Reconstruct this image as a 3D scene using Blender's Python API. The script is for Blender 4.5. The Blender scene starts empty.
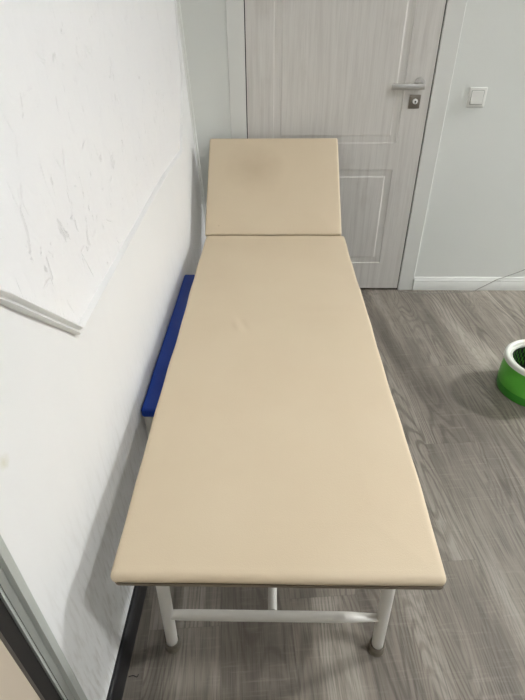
import bpy, bmesh, math, random
from mathutils import Vector, Matrix
random.seed(4)
S = bpy.context.scene
COL = S.collection
R = math.radians

# ------------------------------------------------------------------ camera
cy_ = Vector((10.5, 346, -488.55)).normalized()
cz_ = Vector((-5.5, 690, 488.55)).normalized()
cx_ = cy_.cross(cz_).normalized()
cam = bpy.data.cameras.new('camera')
cam.sensor_fit = 'HORIZONTAL'; cam.sensor_width = 36.0
cam.lens = 36.0 * 488.55 / 525.0
cam.clip_start = 0.02
camo = bpy.data.objects.new('camera', cam)
camo.matrix_world = Matrix.Translation((0, 0, 1.375)) @ Matrix((cx_, cy_, cz_)).to_4x4()
COL.objects.link(camo)
S.camera = camo

# ------------------------------------------------------------------ world, exposure
w = bpy.data.worlds.new('world'); S.world = w; w.use_nodes = True
w.node_tree.nodes['Background'].inputs[0].default_value = (0.9, 0.95, 1.0, 1)
w.node_tree.nodes['Background'].inputs[1].default_value = 0.6
S.view_settings.view_transform = 'Standard'
S.view_settings.look = 'None'
S.view_settings.exposure = 0.0
S.view_settings.gamma = 1.0
S.view_settings.use_curve_mapping = False
# ceiling lamps of the room: x, y, half size, strength
LAMPS = [(1.10, 0.22, 0.10, 190.0, 'square white ceiling lamp nearest above the treatment table'),
         (3.85, 2.20, 0.18, 420.0, 'square white ceiling lamp farther right by the right wall')]
FILL = 3.0     # added fill light at an unseen window behind the camera
CEIL = 2.42

# ------------------------------------------------------------------ helpers
def srgb(r, g, b):
    def c(v):
        v /= 255.0
        return v / 12.92 if v <= 0.04045 else ((v + 0.055) / 1.055) ** 2.4
    return (c(r), c(g), c(b), 1.0)

class NT:
    def __init__(s, name):
        s.m = bpy.data.materials.new(name); s.m.use_nodes = True
        s.t = s.m.node_tree; s.b = s.t.nodes['Principled BSDF']
    def n(s, typ, props=None, **ins):
        x = s.t.nodes.new(typ)
        for k, v in (props or {}).items(): setattr(x, k, v)
        for k, v in ins.items():
            k2 = k.replace('_', ' ')
            if k[0] == 'i' and k[1:].isdigit(): sock = x.inputs[int(k[1:])]
            else: sock = x.inputs[k2]
            s.set(sock, v)
        return x
    def set(s, sock, v):
        if isinstance(v, bpy.types.NodeSocket): s.t.links.new(v, sock)
        else: sock.default_value = v
    def math(s, op, a, b=0.0, c=None):
        x = s.n('ShaderNodeMath', {'operation': op}, i0=a, i1=b)
        if c is not None: s.set(x.inputs[2], c)
        return x.outputs[0]
    def ramp(s, fac, stops):
        x = s.n('ShaderNodeValToRGB', None, Fac=fac)
        e = x.color_ramp.elements
        while len(e) < len(stops): e.new(0.5)
        for el, (p, c) in zip(e, stops):
            el.position = p; el.color = c if len(c) == 4 else (*c, 1)
        return x.outputs[0]
    def mix(s, f, a, b, mode='MIX'):
        x = s.n('ShaderNodeMix', {'data_type': 'RGBA', 'blend_type': mode})
        s.set(x.inputs[0], f); s.set(x.inputs[6], a); s.set(x.inputs[7], b)
        return x.outputs[2]
    def noise(s, vec, scale, detail=3, rough=0.5, dist=0.0):
        x = s.n('ShaderNodeTexNoise', None, Vector=vec, Scale=scale, Detail=detail, Roughness=rough, Distortion=dist)
        return x.outputs[0]
    def obj(s):
        return s.n('ShaderNodeTexCoord').outputs['Object']
    def mapping(s, vec, scale=(1, 1, 1), rot=(0, 0, 0), loc=(0, 0, 0)):
        x = s.n('ShaderNodeMapping', None, Vector=vec, Scale=scale, Rotation=rot, Location=loc)
        return x.outputs[0]
    def bump(s, h, strength=0.2, dist=0.01, normal=None):
        x = s.n('ShaderNodeBump', None, Height=h, Strength=strength, Distance=dist)
        if normal is not None: s.set(x.inputs['Normal'], normal)
        s.t.links.new(x.outputs[0], s.b.inputs['Normal']); return x.outputs[0]
    def base(s, c): s.set(s.b.inputs['Base Color'], c); return s
    def pr(s, rough=0.5, metal=0.0, spec=None):
        s.set(s.b.inputs['Roughness'], rough); s.set(s.b.inputs['Metallic'], metal)
        if spec is not None: s.set(s.b.inputs['Specular IOR Level'], spec)
        return s

def simple(name, c, rough=0.5, metal=0.0, var=0.05, scale=8.0, bump=0.0, bscale=200.0):
    k = NT(name); o = k.obj()
    f = k.noise(o, scale, 4)
    dark = tuple(v * (1 - var * 2) for v in c[:3]) + (1,)
    k.base(k.mix(f, dark, c)); k.pr(rough, metal)
    if bump: k.bump(k.noise(o, bscale, 3), bump, 0.002)
    return k.m

def link(name, bm, m, parent=None, smooth=False, angle=40):
    bmesh.ops.recalc_face_normals(bm, faces=bm.faces)
    me = bpy.data.meshes.new(name); bm.to_mesh(me); bm.free()
    o = bpy.data.objects.new(name, me); COL.objects.link(o)
    for mm in (m if isinstance(m, (list, tuple)) else [m]): me.materials.append(mm)
    if smooth:
        me.polygons.foreach_set('use_smooth', [True] * len(me.polygons))
        me.set_sharp_from_angle(angle=R(angle))
    if parent: o.parent = parent
    return o

def thing(name, label=None, cat=None, group=None, kind=None, loc=(0, 0, 0)):
    o = bpy.data.objects.new(name, None); COL.objects.link(o); o.location = loc
    o.empty_display_size = 0.1
    return tag(o, label, cat, group, kind)
def tag(o, label=None, cat=None, group=None, kind=None):
    if label: o['label'] = label
    if cat: o['category'] = cat
    if group: o['group'] = group
    if kind: o['kind'] = kind
    return o
def keep_world(o):          # parts are modelled in world space: cancel the parent's offset
    if o.parent: o.matrix_parent_inverse = Matrix.Translation(-o.parent.location)
    return o

def box(bm, lo, hi, bevel=0.0, seg=2):
    vs = [bm.verts.new((x, y, z)) for x in (lo[0], hi[0]) for y in (lo[1], hi[1]) for z in (lo[2], hi[2])]
    fs = [bm.faces.new([vs[i] for i in q]) for q in
          ((0, 1, 3, 2), (4, 6, 7, 5), (0, 4, 5, 1), (2, 3, 7, 6), (0, 2, 6, 4), (1, 5, 7, 3))]
    if bevel:
        es = list({e for f in fs for e in f.edges})
        bmesh.ops.bevel(bm, geom=es, offset=bevel, segments=seg, profile=0.5, affect='EDGES')
def B(lo, hi, bevel=0.0, seg=2):
    bm = bmesh.new(); box(bm, lo, hi, bevel, seg); return bm

def tube(bm, pts, rad, seg=20, caps=True, flat=None):
    """sweep circles (or ellipses via flat[i] = (a, b)) along pts"""
    pts = [Vector(p) for p in pts]
    n = len(pts)
    rads = rad if isinstance(rad, (list, tuple)) else [rad] * n
    rings = []; up = None
    for i, p in enumerate(pts):
        t = (pts[min(i + 1, n - 1)] - pts[max(i - 1, 0)]).normalized()
        if up is None:
            up = Vector((0, 0, 1)) if abs(t.z) < 0.9 else Vector((0, 1, 0))
        s_ = t.cross(up).normalized(); u_ = s_.cross(t).normalized(); up = u_
        a, b = flat[i] if flat else (rads[i], rads[i])
        rings.append([bm.verts.new(p + s_ * a * math.cos(2 * math.pi * k / seg) + u_ * b * math.sin(2 * math.pi * k / seg)) for k in range(seg)])
    for r0, r1 in zip(rings, rings[1:]):
        for k in range(seg):
            bm.faces.new((r0[k], r0[(k + 1) % seg], r1[(k + 1) % seg], r1[k]))
    if caps:
        bm.faces.new(rings[0]); bm.faces.new(rings[-1])
def T(pts, rad, seg=20, flat=None):
    bm = bmesh.new(); tube(bm, pts, rad, seg, True, flat); return bm

def lathe(bm, prof, c, seg=64, closed=False):
    rings = [[bm.verts.new((c[0] + r * math.cos(2 * math.pi * k / seg), c[1] + r * math.sin(2 * math.pi * k / seg), c[2] + z)) for k in range(seg)] for r, z in prof]
    prs = list(zip(rings, rings[1:])) + ([(rings[-1], rings[0])] if closed else [])
    for r0, r1 in prs:
        for k in range(seg):
            bm.faces.new((r0[k], r0[(k + 1) % seg], r1[(k + 1) % seg], r1[k]))
    return rings

def prism(bm, poly, fn):
    """poly: list of 2D points; fn(p, side) -> 3D for side 0/1"""
    a = [bm.verts.new(fn(p, 0)) for p in poly]; b = [bm.verts.new(fn(p, 1)) for p in poly]
    n = len(poly)
    for i in range(n): bm.faces.new((a[i], a[(i + 1) % n], b[(i + 1) % n], b[i]))
    bm.faces.new(a); bm.faces.new(b)

def pad(half, r, ndiv, fn=None):
    """soft upholstered slab: box with rolled edges on a dense grid; fn displaces vertices"""
    def axis(h, n):
        fine = [r * (1 - math.cos(math.pi / 2 * i / 6)) for i in range(7)]
        a = [-h + v for v in fine]
        inner = [-h + r + (2 * h - 2 * r) * i / n for i in range(1, n)]
        return a + inner + [-v for v in reversed(a)]
    ax = [axis(half[i], ndiv[i]) for i in range(3)]
    bm = bmesh.new(); cache = {}
    def V(i, j, k):
        key = (i, j, k)
        if key not in cache:
            p = Vector((ax[0][i], ax[1][j], ax[2][k]))
            q = Vector([max(-(half[d] - r), min(half[d] - r, p[d])) for d in range(3)])
            d = p - q
            # map cube-surface offset onto the rounded corner
            if d.length > 1e-9:
                m_ = max(abs(d[0]), abs(d[1]), abs(d[2]))
                p = q + d.normalized() * min(r, m_ if m_ > r * .999 else r)
            if fn: p = fn(p)
            cache[key] = bm.verts.new(p)
        return cache[key]
    N = [len(a) - 1 for a in ax]
    for d in range(3):
        e, g = (d + 1) % 3, (d + 2) % 3
        for side in (0, N[d]):
            for a in range(N[e]):
                for b in range(N[g]):
                    def K(x, y):
                        idx = [0, 0, 0]; idx[d] = side; idx[e] = x; idx[g] = y; return V(*idx)
                    bm.faces.new((K(a, b), K(a + 1, b), K(a + 1, b + 1), K(a, b + 1)))
    return bm

# ------------------------------------------------------------------ materials
# paint on the back wall
k = NT('wall paint'); o = k.obj()
k.base(k.mix(k.noise(o, 3, 4), srgb(225, 228, 223), srgb(232, 234, 229))); k.pr(0.6)
k.bump(k.noise(o, 60, 4), 0.08, 0.004); M_wall = k.m
# smooth left wall, slightly uneven filler and a few scuffs
k = NT('filler wall'); o = k.obj()
c = k.mix(k.noise(o, 2.5, 5), srgb(236, 237, 236), srgb(244, 243, 241))
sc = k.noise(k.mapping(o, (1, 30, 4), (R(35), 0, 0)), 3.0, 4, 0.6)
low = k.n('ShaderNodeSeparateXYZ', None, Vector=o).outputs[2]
grime_shade = k.math('MULTIPLY', k.ramp(sc, [(0.48, (0, 0, 0)), (0.70, (1, 1, 1))]),
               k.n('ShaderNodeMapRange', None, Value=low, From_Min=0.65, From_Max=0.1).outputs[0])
c = k.mix(k.math('MULTIPLY', grime_shade, 0.55), c, srgb(176, 170, 158))  # wall dirt, strengthened low down to deepen the shadow tone beside the table
d = k.n('ShaderNodeVectorMath', {'operation': 'DISTANCE'}, i0=o, i1=(-0.375, 0.465, 0.85)).outputs['Value']
d = k.math('ADD', d, k.math('MULTIPLY', k.noise(o, 80, 3), 0.016))
c = k.mix(k.ramp(d, [(0.010, (0.35, 0.35, 0.35)), (0.022, (0, 0, 0))]), c, srgb(200, 195, 150))
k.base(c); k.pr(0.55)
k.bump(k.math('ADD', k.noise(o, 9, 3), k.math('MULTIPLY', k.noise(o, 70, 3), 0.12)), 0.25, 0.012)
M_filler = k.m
# trowelled decorative plaster
k = NT('trowelled plaster'); o = k.obj()
w1 = k.noise(k.mapping(o, (1, 1.6, 1.0), (R(28), 0, 0)), 9, 5, 0.6, 1.2)
cut = k.noise(k.mapping(o, (1, 9, 4.0), (R(38), 0, 0), (0, 3, 1)), 2.6, 5, 0.62, 1.8)
cutm = k.ramp(cut, [(0.63, (0, 0, 0)), (0.68, (1, 1, 1))])
flake = k.n('ShaderNodeTexVoronoi', {'feature': 'DISTANCE_TO_EDGE'}, Vector=k.mapping(o, (1, 2.2, 1), (R(-30), 0, 0)), Scale=9.0).outputs[0]
fl = k.ramp(k.math('ADD', flake, k.math('MULTIPLY', k.noise(o, 16, 4), 0.35)), [(0.12, (0, 0, 0)), (0.17, (1, 1, 1))])
h = k.math('ADD', k.math('MULTIPLY', w1, 0.5), k.math('MULTIPLY', fl, 0.22))
h = k.math('SUBTRACT', h, k.math('MULTIPLY', cutm, 0.28))
h = k.math('ADD', h, k.math('MULTIPLY', k.noise(o, 120, 3), 0.06))
k.base(k.mix(k.math('MULTIPLY', cutm, 0.16), k.mix(k.noise(o, 4, 4), srgb(242, 242, 244), srgb(248, 247, 245)), srgb(190, 188, 186))); k.pr(0.5)
k.bump(h, 0.7, 0.013); M_plaster = k.m
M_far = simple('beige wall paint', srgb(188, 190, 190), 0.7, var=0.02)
M_white = simple('white lacquer', srgb(240, 240, 238), 0.35, var=0.02)
M_casing = simple('door casing white', srgb(226, 227, 222), 0.4, var=0.02)
M_black = simple('black plastic skirting', srgb(20, 21, 26), 0.35, var=0.15, bump=0.2, bscale=40)
M_gap = simple('dark gap shade', srgb(30, 27, 24), 0.7, var=0.2)  # near-black fill standing in for the shade inside door gaps
M_ceil = simple('ceiling paint', srgb(240, 240, 238), 0.8, var=0.01)

# whitewashed wood of the door
k = NT('whitewashed wood'); o = k.obj()
g1 = k.noise(k.mapping(o, (26, 1, 1.3)), 1.6, 6, 0.6, 0.4)
g2 = k.noise(k.mapping(o, (150, 1, 4)), 1.5, 3, 0.6)
c = k.ramp(g1, [(0.30, srgb(206, 202, 196)), (0.52, srgb(217, 214, 208)), (0.75, srgb(223, 220, 215))])
c = k.mix(k.math('MULTIPLY', k.ramp(g2, [(0.5, (0, 0, 0)), (0.75, (1, 1, 1))]), 0.35), c, srgb(186, 182, 178))
kn = k.n('ShaderNodeTexVoronoi', {'feature': 'F1'}, Vector=k.mapping(o, (1, 0, 0.45), (0, 0, 0), (0.31, 0, 0.2)), Scale=3.1).outputs[0]
c = k.mix(k.ramp(kn, [(0.015, (0.6, 0.6, 0.6)), (0.05, (0, 0, 0))]), c, srgb(150, 144, 138))
dm = k.ramp(k.noise(k.mapping(o, (1.5, 1, 0.9)), 4, 5, 0.6), [(0.58, (0, 0, 0)), (0.75, (1, 1, 1))])
c = k.mix(k.math('MULTIPLY', dm, 0.25), c, srgb(170, 160, 146))
k.base(c); k.pr(0.45); k.bump(k.math('ADD', g1, g2), 0.08, 0.003); M_door = k.m

# grey oak laminate
k = NT('grey oak laminate')
o = k.mapping(k.obj(), (1, 1, 1), (0, 0, R(-4.6)))
sx = k.n('ShaderNodeSeparateXYZ', None, Vector=o)
PW, PL = 0.193, 1.29
u = k.math('ADD', k.math('DIVIDE', sx.outputs[0], PW), 0.42)
ci = k.math('FLOOR', u)
r1 = k.n('ShaderNodeTexWhiteNoise', {'noise_dimensions': '1D'}, W=ci).outputs[0]
v = k.math('ADD', k.math('DIVIDE', sx.outputs[1], PL), k.math('MULTIPLY', r1, 3.0))
ri = k.math('FLOOR', v)
cid = k.n('ShaderNodeCombineXYZ', None, X=ci, Y=ri, Z=0.0).outputs[0]
wn = k.n('ShaderNodeTexWhiteNoise', {'noise_dimensions': '3D'}, Vector=cid)
off = k.n('ShaderNodeVectorMath', {'operation': 'SCALE'}, i0=wn.outputs['Color']); off.inputs['Scale'].default_value = 37.0
pv = k.n('ShaderNodeVectorMath', {'operation': 'ADD'}, i0=o, i1=off.outputs[0]).outputs[0]
n1 = k.noise(k.mapping(pv, (5.2, 0.75, 1)), 1.0, 2.2, 0.45, 0.25)
ring = k.math('SINE', k.math('MULTIPLY', n1, 220.0))
ring = k.math('MULTIPLY_ADD', ring, 0.5, 0.5)
broad = k.noise(k.mapping(pv, (16, 1.1, 1)), 1.0, 5, 0.6)
fib = k.noise(k.mapping(pv, (260, 9, 1)), 1.0, 3, 0.6)
patch = k.noise(k.mapping(pv, (3.2, 1.3, 1)), 1.0, 3, 0.5)
cross = k.noise(k.mapping(pv, (9, 120, 1)), 1.0, 3, 0.6)
base = k.ramp(k.math('ADD', k.math('MULTIPLY', broad, 0.55), k.math('MULTIPLY', patch, 0.45)),
              [(0.34, srgb(106, 99, 90)), (0.50, srgb(143, 135, 124)), (0.66, srgb(176, 168, 156))])
tone = k.math('MULTIPLY_ADD', wn.outputs[0], 0.16, 0.82)
tc = k.n('ShaderNodeCombineXYZ', None, X=tone, Y=tone, Z=tone).outputs[0]
base = k.mix(1.0, base, tc, 'MULTIPLY')
ringm = k.math('MULTIPLY', k.ramp(ring, [(0.50, (0, 0, 0)), (0.95, (1, 1, 1))]),
               k.ramp(k.noise(k.mapping(pv, (4, 1.2, 1), (0, 0, 0), (5, 5, 0)), 1.0, 2), [(0.40, (0.12, 0.12, 0.12)), (0.58, (0.62, 0.62, 0.62))]))
base = k.mix(ringm, base, srgb(84, 77, 69))
base = k.mix(k.math('MULTIPLY', k.ramp(fib, [(0.48, (0, 0, 0)), (0.72, (1, 1, 1))]), 0.60), base, srgb(72, 67, 60))
base = k.mix(k.math('MULTIPLY', k.ramp(cross, [(0.55, (0, 0, 0)), (0.8, (1, 1, 1))]), 0.18), base, srgb(190, 182, 170))
fu = k.math('FRACT', u); fv = k.math('FRACT', v)
eu = k.math('MINIMUM', fu, k.math('SUBTRACT', 1.0, fu)); ev = k.math('MINIMUM', fv, k.math('SUBTRACT', 1.0, fv))
seam = k.math('MAXIMUM', k.math('LESS_THAN', eu, 0.006), k.math('LESS_THAN', ev, 0.0011))
base = k.mix(k.math('MULTIPLY', seam, 0.15), base, srgb(60, 54, 48))
k.base(base)
k.set(k.b.inputs['Roughness'], k.math('MULTIPLY_ADD', fib, 0.18, 0.32))
k.bump(k.math('SUBTRACT', k.math('MULTIPLY', fib, 0.4), seam), 0.12, 0.002)
M_floor = k.m

# cream upholstery leatherette
k = NT('cream leatherette'); o = k.obj()
n = k.noise(o, 5, 4)
c = k.mix(n, srgb(211, 193, 165), srgb(218, 202, 175))
d = k.n('ShaderNodeVectorMath', {'operation': 'DISTANCE'}, i0=k.mapping(o, (1, 1, 1)), i1=(-0.08, 2.35, 0.76)).outputs['Value']
d = k.math('ADD', d, k.math('MULTIPLY', k.noise(o, 14, 3), 0.08))
c = k.mix(k.ramp(d, [(0.03, (0.40, 0.40, 0.40)), (0.19, (0, 0, 0))]), c, srgb(170, 148, 118))
sp = k.n('ShaderNodeTexVoronoi', {'feature': 'F1'}, Vector=o, Scale=5.0).outputs[0]
c = k.mix(k.ramp(sp, [(0.012, (0.5, 0.5, 0.5)), (0.02, (0, 0, 0))]), c, srgb(150, 130, 100))
k.base(c); k.pr(0.52, spec=0.35)
gr = k.n('ShaderNodeTexVoronoi', {'feature': 'F1'}, Vector=o, Scale=480.0).outputs[0]
k.bump(k.math('ADD', gr, k.math('MULTIPLY', k.noise(o, 22, 4), 1.2)), 0.10, 0.002); M_cream = k.m
M_board = simple('worn pad underside', srgb(128, 116, 98), 0.7, var=0.15, scale=30)
k = NT('blue leatherette'); o = k.obj()
k.base(k.mix(k.noise(o, 9, 4), srgb(14, 52, 138), srgb(20, 62, 158))); k.pr(0.5, spec=0.3)
k.bump(k.n('ShaderNodeTexVoronoi', {'feature': 'F1'}, Vector=o, Scale=420.0).outputs[0], 0.12, 0.002); M_blue = k.m
M_steel_white = simple('white enamelled steel', srgb(228, 225, 217), 0.38, var=0.05, scale=14)
M_foot = simple('translucent grey rubber', srgb(128, 120, 106), 0.45, var=0.15, scale=60)
M_chrome = simple('brushed satin chrome', srgb(208, 205, 199), 0.3, 1.0, var=0.06, scale=60)
M_nickel = simple('aged nickel', srgb(140, 132, 120), 0.42, 0.8, var=0.15, scale=150)
M_dark = simple('keyhole black', srgb(18, 17, 16), 0.6)
k = NT('green plastic'); o = k.obj()
z = k.n('ShaderNodeSeparateXYZ', None, Vector=o).outputs[2]
k.base(k.mix(k.noise(o, 7, 3), srgb(92, 186, 62), srgb(102, 196, 70))); k.pr(0.35); M_green = k.m
M_green_lo = simple('deeper green plastic', srgb(64, 156, 48), 0.35, var=0.05)
M_basket = simple('dark green basket plastic', srgb(34, 56, 28), 0.5, var=0.2)
M_bwhite = simple('white bucket plastic', srgb(228, 230, 220), 0.3, var=0.02)
M_switch = simple('switch plastic', srgb(232, 232, 226), 0.3, var=0.01)
M_cable = simple('grey cable', srgb(150, 148, 142), 0.5, var=0.05)
M_beige = simple('beige laminate door', srgb(206, 192, 172), 0.45, var=0.05, scale=3)
M_alu = simple('grey painted door frame', srgb(186, 190, 184), 0.4, var=0.04)
M_grey = simple('mid grey frame step', srgb(150, 152, 146), 0.45, var=0.05)
k = NT('lamp diffuser'); k.base(srgb(245, 245, 245)); M_diff = k

# ------------------------------------------------------------------ room shell
XL, XR, YB, YF = -0.372, 4.6, 2.57, -1.7
def wx(y, z):
    t = y / 2.56
    return (1 - t) * -0.372 + t * (-0.345 - 0.05 * z)
def st(name, bm, m, **kw):
    return tag(link(name, bm, m, **kw), kind='structure')

bm = bmesh.new(); box(bm, (-0.6, YF - 0.1, -0.05), (XR + 0.1, YB + 0.12, 0.0)); st('floor', bm, M_floor)
bm = bmesh.new(); box(bm, (-0.7, YF - 0.1, CEIL), (XR + 0.1, YB + 0.12, CEIL + 0.05)); st('ceiling', bm, M_ceil)
# back wall with the door opening
DX0, DX1, DZ = -0.125, 0.740, 2.06
bm = bmesh.new()
box(bm, (-0.6, YB, 0), (DX0, YB + 0.12, CEIL)); box(bm, (DX1, YB, 0), (XR + 0.1, YB + 0.12, CEIL)); box(bm, (DX0, YB, DZ), (DX1, YB + 0.12, CEIL))
st('wall_back', bm, M_wall)
bm = bmesh.new(); box(bm, (XR, YF - 0.1, 0), (XR + 0.1, YB, CEIL)); st('wall_right', bm, M_far)
# wall behind the camera, unseen, with an assumed window
WX0, WX1, WZ0, WZ1 = 0.9, 2.5, 0.95, 2.2
bm = bmesh.new()
box(bm, (-0.6, YF - 0.1, 0), (WX0, YF, CEIL)); box(bm, (WX1, YF - 0.1, 0), (XR, YF, CEIL))
box(bm, (WX0, YF - 0.1, 0), (WX1, YF, WZ0)); box(bm, (WX0, YF - 0.1, WZ1), (WX1, YF, CEIL))
st('wall_front', bm, M_far)
win = tag(thing('window_1', loc=(1.7, YF - 0.05, WZ0)), kind='structure')
bm = bmesh.new()
for lo, hi in (((WX0, WZ0), (WX1, WZ0 + .06)), ((WX0, WZ1 - .06), (WX1, WZ1)), ((WX0, WZ0 + .06), (WX0 + .06, WZ1 - .06)),
               ((WX1 - .06, WZ0 + .06), (WX1, WZ1 - .06)), ((1.67, WZ0 + .06), (1.73, WZ1 - .06))):
    box(bm, (lo[0], YF - 0.08, lo[1]), (hi[0], YF - 0.02, hi[1]), 0.004)
keep_world(link('window_frame', bm, M_white, win))
ld = bpy.data.lights.new('unseen fill light', 'AREA'); ld.shape = 'RECTANGLE'; ld.size = 1.5; ld.size_y = 1.15
ld.energy = FILL; ld.color = (0.86, 0.93, 1.0)  # fill light added outside the assumed window
lo_ = bpy.data.objects.new('unseen_fill_light', ld); lo_.location = (1.7, YF - 0.09, 1.57); lo_.rotation_euler = (R(90), 0, 0)
COL.objects.link(lo_)

# left wall: leans slightly, opening for the near door
LY0, LY1, LZ = -0.52, 0.372, 2.06
bm = bmesh.new()
ys = [YF, LY0, LY1] + [0.372 + (YB - 0.372) * i / 12 for i in range(1, 13)]
zs = [0, LZ, CEIL]
g = {}
for a, y in enumerate(ys):
    for b, z in enumerate(zs): g[a, b] = (bm.verts.new((wx(y, z), y, z)), bm.verts.new((wx(y, z) - 0.1, y, z)))
for a in range(len(ys) - 1):
    for b in range(2):
        if a == 1 and b == 0: continue
        for s_ in (0, 1):
            bm.faces.new((g[a, b][s_], g[a + 1, b][s_], g[a + 1, b + 1][s_], g[a, b + 1][s_]))
for a, b in ((1, 0), (2, 0)):
    bm.faces.new((g[a, b][0], g[a, b][1], g[a, b + 1][1], g[a, b + 1][0]))
bm.faces.new((g[1, 1][0], g[1, 1][1], g[2, 1][1], g[2, 1][0]))
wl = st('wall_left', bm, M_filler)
# raised trowelled-plaster field with moulding along its edge
P = [(0.394, 1.195), (0.588, 1.044), (0.779, 0.865), (2.111, 0.877), (2.381, 1.111), (2.50, 1.391), (2.50, CEIL - 0.01), (0.394, CEIL - 0.01)]
def on_wall(p, h): return (wx(p[0], p[1]) + h, p[0], p[1])
bm = bmesh.new(); prism(bm, P, lambda p, s_: on_wall(p, 0.007 if s_ else -0.004)); link('plaster_panel', bm, M_plaster, wl)
def mould(pts, w_, prof, name):
    """sweep a moulding profile (offset outward, height) along wall polyline"""
    bm = bmesh.new(); rings = []
    n_ = len(pts)
    for i, p in enumerate(pts):
        def dirn(a, b): return Vector((b[0] - a[0], b[1] - a[1])).normalized()
        d0 = dirn(pts[max(i - 1, 0)], pts[max(i, 1)]) if i else dirn(pts[0], pts[1])
        d1 = dirn(pts[i], pts[i + 1]) if i < n_ - 1 else d0
        n0 = Vector((d0.y, -d0.x)); n1_ = Vector((d1.y, -d1.x))
        m_ = (n0 + n1_).normalized(); m_ /= max(0.4, m_.dot(n0))
        rings.append([bm.verts.new(on_wall((p[0] + m_.x * a * w_, p[1] + m_.y * a * w_), h)) for a, h in prof])
    for r0, r1 in zip(rings, rings[1:]):
        for j in range(len(prof)):
            bm.faces.new((r0[j], r0[(j + 1) % len(prof)], r1[(j + 1) % len(prof)], r1[j]))
    bm.faces.new(rings[0]); bm.faces.new(rings[-1])
    return link(name, bm, M_white, wl, smooth=True, angle=50)
fine = []
base_ = [(0.396, 1.193), (0.588, 1.044), (0.779, 0.865), (1.693, 0.888), (2.111, 0.877), (2.381, 1.111)]
for a, b in zip(base_, base_[1:]):
    L_ = math.dist(a, b); m_ = max(1, int(L_ / 0.08))
    for i in range(m_): 
        t = i / m_; fine.append((a[0] + (b[0] - a[0]) * t, a[1] + (b[1] - a[1]) * t))
fine.append(base_[-1]); fine.append((2.47, 1.391))
mould(fine, 0.62, [(-0.020, 0.004), (-0.018, 0.012), (-0.012, 0.0165), (-0.005, 0.013), (-0.003, 0.008), (0.001, 0.008), (0.005, 0.0115), (0.010, 0.008), (0.011, -0.004), (-0.020, -0.004)], 'moulding')

# corner strip between left wall and back wall (leans with the wall)
bm = bmesh.new()
prof = [(-0.03, 0.012), (0.000, 0.012), (0.003, 0.017), (0.008, 0.017), (0.011, 0.010), (0.016, 0.010), (0.020, 0.006), (0.020, 0), (-0.03, 0)]
for_ = []
def corner(p, s_):
    z = CEIL if s_ else 0.0
    return (wx(2.56, z) + p[0] - 0.006, YB - p[1], z)
prism(bm, prof, corner)
st('trim_1', bm, M_casing)

# skirtings
bm = bmesh.new()
prof = [(0, 0), (0.011, 0), (0.012, 0.072), (0.010, 0.088), (0.006, 0.096), (0, 0.098)]
def sk(p, s_):
    y = 2.555 if s_ else 0.394
    return (wx(y, 0) - 0.002 + p[0], y, p[1])
prism(bm, prof, sk); st('baseboard_left', bm, M_black, smooth=True, angle=30)
prof = [(0, 0), (0.014, 0), (0.014, 0.048), (0.011, 0.055), (0.012, 0.060), (0.007, 0.070), (0.005, 0.078), (0, 0.080)]
bm = bmesh.new()
for x0, x1 in ((0.826, 1.328), (1.3292, XR)):
    prism(bm, prof, lambda p, s_: ((x1 if s_ else x0), YB - p[0], p[1]))
st('baseboard_back', bm, M_casing, smooth=True, angle=25)

# ------------------------------------------------------------------ back door
door = thing('door_1', kind='structure', loc=(0.307, YB, 0))
# leaf with two raised panels: nested loops around each panel
bm = bmesh.new()
FY = 2.560
X0, X1, Z0, Z1 = -0.1205, 0.7345, 0.012, 2.055
def P3(x, z, y): return bm.verts.new((x, FY + y, z))
panels = [(0.004, 0.611, 0.172, 0.686), (0.004, 0.611, 0.812, 1.90)]
xs_ = [X0, 0.004, 0.611, X1]; zs_ = [Z0, 0.172, 0.686, 0.812, 1.90, Z1]
gv = {(i, j): P3(x, z, 0) for i, x in enumerate(xs_) for j, z in enumerate(zs_)}
for i in range(3):
    for j in range(5):
        if i == 1 and j in (1, 3): continue
        bm.faces.new((gv[i, j], gv[i + 1, j], gv[i + 1, j + 1], gv[i, j + 1]))
for (a, b, c0, d0), j in zip(panels, (1, 3)):
    prev = [gv[1, j], gv[2, j], gv[2, j + 1], gv[1, j + 1]]
    for off_, dep in ((0.0025, 0.0030), (0.005, 0.0034), (0.031, 0.0034), (0.034, 0.0030), (0.038, 0.0008), (0.040, 0.0)):
        cur = [P3(a + off_, c0 + off_, dep), P3(b - off_, c0 + off_, dep), P3(b - off_, d0 - off_, dep), P3(a + off_, d0 - off_, dep)]
        for q in range(4): bm.faces.new((prev[q], prev[(q + 1) % 4], cur[(q + 1) % 4], cur[q]))
        prev = cur
    bm.faces.new(prev)
bk = [bm.verts.new((x, FY + 0.04, z)) for x, z in ((X0, Z0), (X1, Z0), (X1, Z1), (X0, Z1))]
bm.faces.new(bk)
for side in ([gv[i, 0] for i in range(4)] + [bk[1], bk[0]], [gv[i, 5] for i in range(4)] + [bk[2], bk[3]],
             [gv[0, j] for j in range(6)] + [bk[3], bk[0]], [gv[3, j] for j in range(6)] + [bk[2], bk[1]]):
    bm.faces.new(side)
leaf = link('door_leaf', bm, M_door, door); keep_world(leaf)
bm = bmesh.new()
box(bm, (X0 - 0.0045, YB - 0.004, 0), (X0, YB + 0.06, Z1 + 0.005)); box(bm, (X1, YB - 0.004, 0), (X1 + 0.005, YB + 0.06, Z1 + 0.005))
box(bm, (X0, YB + 0.031, 0), (X1, YB + 0.06, Z1)); box(bm, (X0, YB - 0.004, Z1), (X1, YB + 0.03, Z1 + 0.005))
keep_world(tag(link('door_gap_shade', bm, M_gap, door), label='dark strip for the shaded gap around the door leaf'))  # dark strips fill the gap, its shade put into their colour
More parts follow.
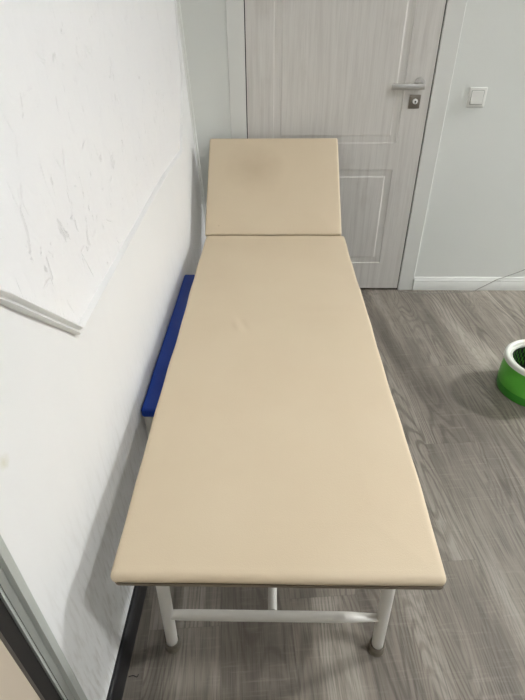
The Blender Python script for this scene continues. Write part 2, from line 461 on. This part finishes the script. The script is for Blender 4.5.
def casing(name, x0, x1, z1, flip):
    bm = bmesh.new()
    pr_ = [(0, 0), (0, 0.010), (0.003, 0.012), (x1 - x0 - 0.002, 0.011), (x1 - x0, 0.009), (x1 - x0, 0)]
    def fn(p, s_):
        x = x0 + p[0] if flip else x1 - p[0]
        return (x, YB - p[1], z1 if s_ else 0.0)
    prism(bm, pr_, fn)
    keep_world(link(name, bm, M_casing, door))
casing('casing', -0.203, -0.1255, 2.14, False)
casing('casing', 0.7400, 0.8230, 2.14, True)
keep_world(link('casing', B((-0.1255, YB - 0.0115, 2.062), (0.740, YB, 2.14), 0.003), M_casing, door))
# lever handle on round rosette and keyed escutcheon
def disc(bm, c, r_, y0, y1, seg=40, bev=0.0015):
    rr = [(r_, y0), (r_, y1 + bev), (r_ - bev, y1)]
    rings = [[bm.verts.new((c[0] + q * math.cos(2 * math.pi * k_ / seg), y, c[1] + q * math.sin(2 * math.pi * k_ / seg))) for k_ in range(seg)] for q, y in rr]
    for a, b in zip(rings, rings[1:]):
        for k_ in range(seg): bm.faces.new((a[k_], a[(k_ + 1) % seg], b[(k_ + 1) % seg], b[k_]))
    bm.faces.new(rings[0]); bm.faces.new(rings[-1])
bm = bmesh.new(); disc(bm, (0.678, 1.070), 0.026, FY, FY - 0.009)
keep_world(tag(link('handle_rosette', bm, M_chrome, leaf, smooth=True), label='round chrome rosette'))
bm = bmesh.new()
disc(bm, (0.678, 1.070), 0.010, FY - 0.009, FY - 0.045, 24)
box(bm, (0.540, FY - 0.056, 1.052), (0.690, FY - 0.044, 1.077), 0.003, 3)
keep_world(tag(link('lever_handle', bm, M_chrome, leaf, smooth=True), label='flat chrome lever'))
bm = bmesh.new(); box(bm, (0.640, FY - 0.008, 0.967), (0.692, FY, 1.026), 0.004, 3)
keep_world(tag(link('lock_plate', bm, M_nickel, leaf, smooth=True), label='square chrome key plate'))
bm = bmesh.new(); disc(bm, (0.667, 0.999), 0.0115, FY - 0.008, FY - 0.016, 28)
keep_world(link('lock_cylinder', bm, M_white, leaf, smooth=True))
bm = bmesh.new(); disc(bm, (0.667, 0.998), 0.0042, FY - 0.0158, FY - 0.0168, 16, 0.0003); box(bm, (0.6658, FY - 0.0168, 0.989), (0.6682, FY - 0.0158, 0.998))
keep_world(link('keyhole', bm, M_dark, leaf))

# ------------------------------------------------------------------ near door in the left wall
d2 = thing('door_2', kind='structure', loc=(-0.40, -0.07, 0))
XN = -0.3735
bm = bmesh.new()
for ysgn, yb in ((1, 0.372), (-1, -0.52)):
    pr_ = [(0.020, -0.004), (0.020, 0.009), (0.017, 0.011), (0.003, 0.011), (0.001, 0.002), (-0.0175, 0.001), (-0.0175, -0.05), (0.0, -0.05), (0.0, -0.004)]
    prism(bm, pr_, lambda p, s_: (XN + p[1], yb + ysgn * p[0], 2.10 if s_ else 0.0))
box(bm, (XN, -0.54, 2.062), (XN + 0.011, 0.392, 2.10))
fr = keep_world(link('door_frame', bm, M_alu, d2))
bm = bmesh.new(); box(bm, (XN, 0.3590, 0.0), (XN + 0.0035, 0.3728, 2.06)); keep_world(link('frame_step', bm, M_grey, d2))
bm = bmesh.new(); box(bm, (XN - 0.045, 0.3262, 0.0), (XN - 0.003, 0.3540, 2.055)); box(bm, (XN - 0.045, -0.52, 0.0), (XN - 0.018, -0.495, 2.055))
keep_world(tag(link('recess_shade', bm, M_gap, d2), label='black strip for the shaded recess beside the leaf'))  # black strip in place of a deep recess, shade painted as colour
bm = bmesh.new(); box(bm, (XN - 0.045, 0.3200, 0.006), (XN - 0.001, 0.3260, 2.05), 0.001); keep_world(link('edge_strip', bm, simple('dark bronze edge', srgb(96, 90, 82), 0.4, 0.3), d2))
keep_world(link('door_leaf', B((XN - 0.045, -0.494, 0.006), (XN - 0.001, 0.3198, 2.05), 0.001), M_beige, d2))

d2.location.y -= 0.004
# ------------------------------------------------------------------ treatment table
tb = thing('treatment_table', 'cream padded treatment table with raised headrest and white steel legs', 'treatment table', loc=(0.015, 1.28, 0))
CX, YA, YE, TOP, TH = 0.0135, 0.4810, 2.092, 0.530, 0.026
HX = 0.3115
def wob(p):
    """soft upholstery: slight crown, wavy border, small pucker in the vinyl"""
    x, y, z = p
    X_, Y_ = x + CX, y + (YA + YE) / 2
    e = min(HX - abs(x), (YE - YA) / 2 - abs(y))
    if z > 0:
        z += 0.004 * min(1, max(0, e) / 0.12)
        z += 0.0009 * math.sin(X_ * 23 + 2 * math.sin(Y_ * 7)) * math.sin(Y_ * 11 + 1.3)
        dx, dy = X_ + 0.111, Y_ - 1.332
        q = (dx * 0.9 + dy * 0.25) / 0.011; q2 = (dy) / 0.035
        z += 0.0040 * math.exp(-(q ** 2 + q2 ** 2)) - 0.0036 * math.exp(-((q - 1.6) ** 2 + q2 ** 2))
        z += -0.0028 * math.exp(-(((Y_ - 1.42) / 0.03) ** 2)) * math.exp(-((X_ - 0.17) / 0.09) ** 2) * 0.4
    sx_ = math.copysign(1, x)
    k_ = max(0, (abs(x) - 0.24) / 0.062)
    tp_ = max(0.0, min(1.0, (YA + 0.16 - Y_) / 0.16)); tp_ = tp_ * tp_
    x -= sx_ * k_ * tp_ * (0.0030 if x < 0 else 0.0030)
    x += sx_ * k_ * (0.0012 * math.sin(Y_ * 9.0 + sx_) + 0.0006 * math.sin(Y_ * 29.0))
    kf = max(0, (abs(y) - (YE - YA) / 2 + 0.06) / 0.06)
    y += math.copysign(1, y) * kf * 0.0005 * math.sin(X_ * 17)
    return Vector((x, y, z))
bm = pad((HX, (YE - YA) / 2, TH / 2), 0.0125, (110, 230, 2), wob)
for v_ in bm.verts: v_.co += Vector((CX, (YA + YE) / 2, TOP - TH / 2 - 0.003))
keep_world(link('mattress', bm, M_cream, tb, smooth=True, angle=80))
def slab(x0, x1, y0, y1, z0, z1, r_):
    bm = bmesh.new()
    pts = []
    for cx, cy, a0 in ((x1 - r_, y1 - r_, 0), (x0 + r_, y1 - r_, 90), (x0 + r_, y0 + r_, 180), (x1 - r_, y0 + r_, 270)):
        for i in range(6): pts.append((cx + r_ * math.cos(R(a0 + 18 * i)), cy + r_ * math.sin(R(a0 + 18 * i))))
    prism(bm, pts, lambda p, s_: (p[0], p[1], z1 if s_ else z0)); return bm
ZB = TOP - 0.003 - TH
keep_world(tag(link('base_board', slab(CX - HX + 0.0070, CX + HX - 0.0040, YA + 0.001, YE, ZB - 0.004, ZB + 0.003, 0.012), M_board, tb), label='thin grey brown board edge under the pad'))
# headrest, hinged and raised
ang = math.atan2(0.853 - 0.530, 2.472 - 2.094)
HL = 0.508
def hw(p):
    x, y, z = p
    e = min(0.307 - abs(x), HL / 2 - abs(y))
    if z > 0: z += 0.004 * min(1, max(0, e) / 0.10)
    if y < -HL / 2 + 0.03: pass
    return Vector((x * (1 + 0.012 * (-y / HL)), y, z))
Mh = Matrix.Translation((0.006, 2.098, TOP - 0.004)) @ Matrix.Rotation(ang, 4, 'X')
bm = pad((0.3075, HL / 2, 0.017), 0.0105, (40, 40, 2), hw)
bmesh.ops.transform(bm, matrix=Mh @ Matrix.Translation((0, HL / 2, -0.017)), verts=bm.verts)
hd = keep_world(tag(link('headrest', bm, M_cream, tb, smooth=True, angle=80), label='raised headrest with a faint darker patch'))
bm = slab(-0.304, 0.304, 0.008, HL - 0.002, -0.041, -0.033, 0.010); bmesh.ops.transform(bm, matrix=Mh, verts=bm.verts)
keep_world(link('headrest_board', bm, M_board, hd))
# frame
ZF = ZB - 0.004
LXL, LXR, LF, LR = -0.254, 0.277, 0.595, 1.94
for lx in (LXL, LXR):
    for ly in (LF, LR):
        lg = keep_world(link('leg', T([(lx, ly, 0.016), (lx * 0.97, ly, 0.27), (lx * 0.945, ly, ZF - 0.001)], 0.0148, 28), M_steel_white, tb, smooth=True))
        bm = bmesh.new()
        rg = lathe(bm, [(0.0150, 0.030), (0.0178, 0.034), (0.0198, 0.032), (0.0205, 0.022), (0.0195, 0.012), (0.0212, 0.009), (0.0212, 0.002), (0.019, 0.0), (0.015, 0.0)], (lx, ly, 0), 32, True)
        keep_world(tag(link('rubber_foot', bm, M_foot, lg, smooth=True), label='grey rubber foot cap'))
ZC = 0.162
def crossbar(ly):
    n_ = 24; pts = []; fl = []
    x0, x1 = LXL * 0.98 + 0.010, LXR * 0.98 - 0.010
    for i in range(n_ + 1):
        t = i / n_; x = x0 + (x1 - x0) * t
        e = max(0, (x - (x1 - 0.085)) / 0.085); e0 = max(0, ((x0 + 0.05) - x) / 0.05)
        kk = max(e, e0 * .4); kk = kk * kk * (3 - 2 * kk)
        pts.append((x, ly, ZC)); fl.append((0.0128 - 0.003 * kk, 0.0128 - 0.0085 * kk))
    return T(pts, 0.01, 20, fl)
for ly in (LF, LR): keep_world(link('crossbar', crossbar(ly), M_steel_white, tb, smooth=True))
keep_world(link('stretcher', T([(0.006, LF + 0.011, ZC), (0.006, 1.2, ZC), (0.006, LR - 0.011, ZC)], 0.0112, 20), M_steel_white, tb, smooth=True))
for lo, hi in (((LXL + 0.006, LF + 0.014, ZF - 0.016), (LXL + 0.022, LR - 0.014, ZF)), ((LXR - 0.025, LF + 0.014, ZF - 0.02), (LXR - 0.005, LR - 0.014, ZF)),
               ((LXL + 0.029, LF - 0.01, ZF - 0.02), (LXR - 0.031, LF + 0.01, ZF)), ((LXL + 0.029, LR - 0.01, ZF - 0.02), (LXR - 0.031, LR + 0.01, ZF))):
    keep_world(link('frame_rail', B(lo, hi, 0.002), M_steel_white, tb))
keep_world(link('hinge_tube', T([(-0.17, LR + 0.10, ZF - 0.012), (0.19, LR + 0.10, ZF - 0.012)], 0.008, 14), M_steel_white, tb, smooth=True))
for lx in (-0.10, 0.12): keep_world(link('hinge_bracket', B((lx - 0.01, LR + 0.011, ZF - 0.018), (lx + 0.01, LR + 0.095, ZF - 0.006), 0.002), M_steel_white, tb))
for lx in (-0.16, 0.178):
    p1 = Mh @ Vector((lx - 0.009, 0.34, -0.050))
    keep_world(link('support_arm', T([(lx, LR + 0.10, ZF - 0.012), (lx, LR + 0.16, ZF - 0.010), tuple(p1)], 0.007, 14), M_steel_white, hd, smooth=True))

# ------------------------------------------------------------------ blue bench
bn = thing('padded_bench', 'low blue padded bench with white legs, half under the cream table by the wall', 'bench', loc=(-0.21, 1.44, 0))
BX0, BX1, BY0, BY1, BT = -0.3660, -0.055, 1.010, 1.850, 0.455
def bw(p):
    x, y, z = p
    e = min((BX1 - BX0) / 2 - abs(x), (BY1 - BY0) / 2 - abs(y))
    if z > 0: z += 0.0025 * min(1, max(0, e) / 0.05) + 0.0008 * math.sin(y * 19)
    return Vector((x + 0.0005 * math.sin(y * 14), y, z))
bm = pad(((BX1 - BX0) / 2, (BY1 - BY0) / 2, 0.016), 0.0095, (14, 40, 2), bw)
for v_ in bm.verts: v_.co += Vector(((BX0 + BX1) / 2, (BY0 + BY1) / 2, BT - 0.018))
keep_world(link('seat_pad', bm, M_blue, bn, smooth=True, angle=80))
for lx in (BX0 + 0.0155, BX1 - 0.03):
    for ly in (BY0 + 0.018, BY1 - 0.035):
        lg = keep_world(link('leg', T([(lx, ly, 0.014), (lx, ly, 0.2), (lx, ly, BT - 0.034)], 0.0125, 20), M_steel_white, bn, smooth=True))
        bm = bmesh.new(); lathe(bm, [(0.0128, 0.026), (0.0165, 0.026), (0.017, 0.0), (0.0128, 0.0)], (lx, ly, 0), 24, True)
        keep_world(link('rubber_foot', bm, M_foot, lg, smooth=True))
for lo, hi in (((BX0 + .029, BY0 + .011, BT - .056), (BX1 - .043, BY0 + .025, BT - .034)), ((BX0 + .029, BY1 - .042, BT - .056), (BX1 - .043, BY1 - .028, BT - .034)),
               ((BX0 + .009, BY0 + .032, BT - .056), (BX0 + .022, BY1 - .049, BT - .034)), ((BX1 - .037, BY0 + .036, BT - .056), (BX1 - .023, BY1 - .049, BT - .034))):
    keep_world(link('frame_rail', B(lo, hi, 0.002), M_steel_white, bn))

# ------------------------------------------------------------------ green bucket
BC = (1.132, 1.656, 0.0); BH = 0.165
bk_ = thing('bucket', 'round green plastic bucket with thick white rim and dark slotted basket', 'bucket', loc=BC)
bm = bmesh.new()
lathe(bm, [(0.0, 0.004), (0.132, 0.004), (0.138, 0.0), (0.142, 0.003), (0.1440, 0.010), (0.1465, 0.042), (0.1430, 0.042), (0.141, 0.010), (0.0, 0.010)], BC, 72)
bmesh.ops.remove_doubles(bm, verts=bm.verts, dist=1e-5)
keep_world(tag(link('bucket_base', bm, M_green_lo, bk_, smooth=True, angle=35), label='darker green lower band'))
bm = bmesh.new()
lathe(bm, [(0.1442, 0.038), (0.1460, 0.042), (0.1462, 0.080), (0.1420, 0.150), (0.1395, 0.150), (0.1440, 0.080), (0.1420, 0.038)], BC, 72, True)
keep_world(tag(link('bucket_wall', bm, M_green, bk_, smooth=True, angle=35), label='bright green upper wall'))
bm = bmesh.new()
pr_ = []
for i in range(13):
    a = math.pi * i / 12
    pr_.append((0.1385 + 0.0100 * math.cos(a), 0.158 + 0.010 * math.sin(a)))
pr_ += [(0.1265, 0.152), (0.1215, 0.151), (0.1195, 0.156), (0.1170, 0.156), (0.1165, 0.144), (0.139, 0.144), (0.150, 0.148)]
lathe(bm, pr_, BC, 72, True)
keep_world(tag(link('rim', bm, M_bwhite, bk_, smooth=True, angle=50), label='thick white rolled rim'))
# slotted inner basket
bm = bmesh.new(); seg = 72; zl = [0.146, 0.138, 0.118, 0.098, 0.078, 0.058, 0.045]; rl = [0.1163, 0.114, 0.111, 0.108, 0.105, 0.102, 0.098]
rings = [[bm.verts.new((BC[0] + r_ * math.cos(2 * math.pi * q / seg), BC[1] + r_ * math.sin(2 * math.pi * q / seg), z)) for q in range(seg)] for r_, z in zip(rl, zl)]
for i in range(6):
    for q in range(seg):
        if 1 <= i <= 4 and (q + i) % 2: continue
        bm.faces.new((rings[i][q], rings[i][(q + 1) % seg], rings[i + 1][(q + 1) % seg], rings[i + 1][q]))
bm.faces.new(rings[-1])
bs = keep_world(tag(link('basket', bm, M_basket, bk_), label='dark green slotted basket inside'))
sm = bs.modifiers.new('thickness', 'SOLIDIFY'); sm.thickness = 0.002; sm.offset = 0

# ------------------------------------------------------------------ switch, cable, thread
sw = thing('light_switch', 'white square single rocker light switch on the wall right of the door', 'light switch', loc=(0.955, YB, 1.012))
keep_world(link('switch_frame', B((0.914, YB - 0.009, 0.970), (0.996, YB, 1.054), 0.003, 3), M_switch, sw, smooth=True))
bm = bmesh.new()
xa, xb, za, zb = 0.927, 0.983, 0.984, 1.040
vs = [bm.verts.new(p) for p in ((xa, YB - 0.008, za), (xb, YB - 0.008, za), (xb, YB - 0.008, zb), (xa, YB - 0.008, zb),
      (xa + .001, YB - 0.0160, za + .002), (xb - .001, YB - 0.0160, za + .002), (xb - .001, YB - 0.0115, zb - .001), (xa + .001, YB - 0.0115, zb - .001))]
for q in ((0, 1, 2, 3), (4, 5, 6, 7), (0, 1, 5, 4), (1, 2, 6, 5), (2, 3, 7, 6), (3, 0, 4, 7)): bm.faces.new([vs[i] for i in q])
bmesh.ops.bevel(bm, geom=list(bm.edges), offset=0.0008, segments=2, affect='EDGES')
keep_world(link('rocker', bm, M_switch, sw, smooth=True))
bm = bmesh.new(); box(bm, (0.9255, YB - 0.0096, 0.9825), (0.9845, YB - 0.0088, 1.0415)); keep_world(link('rocker_gap', bm, M_grey, sw))

def smooth_path(pts, n_=10):
    pts = [Vector(p) for p in pts]; out = []
    for i in range(len(pts) - 1):
        p0 = pts[max(i - 1, 0)]; p1 = pts[i]; p2 = pts[i + 1]; p3 = pts[min(i + 2, len(pts) - 1)]
        for j in range(n_):
            t = j / n_
            out.append(0.5 * ((2 * p1) + (p2 - p0) * t + (2 * p0 - 5 * p1 + 4 * p2 - p3) * t * t + (3 * p1 - p0 - 3 * p2 + p3) * t ** 3))
    out.append(pts[-1]); return out
cp = smooth_path([(0.735, 2.546, .0022), (0.80, 2.522, .0022), (0.89, 2.513, .0022), (1.00, 2.520, .0022), (1.10, 2.530, .0022), (1.17, 2.540, .003), (1.215, 2.548, 0.022), (1.29, 2.550, 0.070), (1.335, 2.556, 0.086), (1.44, 2.562, 0.130), (1.60, 2.563, 0.215), (1.9, 2.563, 0.235)])
tag(link('cable', T(cp, 0.0019, 8), M_cable, smooth=True), 'thin grey cable along the floor and rising over the white skirting', 'cable')
tp = smooth_path([(-0.354, 0.520, .0012), (-0.343, 0.523, .0012), (-0.333, 0.520, .0012), (-0.330, 0.526, .0012)], 6)
tag(link('thread', T(tp, 0.0011, 6), M_dark), 'short dark thread lying on the floor by the black skirting', 'thread')

# ------------------------------------------------------------------ ceiling lamps
for x, y, hs, stg, lab in LAMPS:
    t_ = thing('ceiling_light', lab, 'ceiling lamp', loc=(x, y, CEIL))
    bm = bmesh.new()
    for lo, hi in (((-hs - .02, -hs - .02), (hs + .02, -hs)), ((-hs - .02, hs), (hs + .02, hs + .02)), ((-hs - .02, -hs), (-hs, hs)), ((hs, -hs), (hs + .02, hs))):
        box(bm, (x + lo[0], y + lo[1], CEIL - 0.03), (x + hi[0], y + hi[1], CEIL), 0.002)
    keep_world(link('lamp_frame', bm, M_white, t_))
    kk = NT('lamp diffuser'); kk.base(srgb(245, 245, 245))
    kk.b.inputs['Emission Color'].default_value = (0.975, 0.985, 1.0, 1); kk.b.inputs['Emission Strength'].default_value = stg
    keep_world(link('diffuser', B((x - hs, y - hs, CEIL - 0.024), (x + hs, y + hs, CEIL - 0.004)), kk.m, t_))
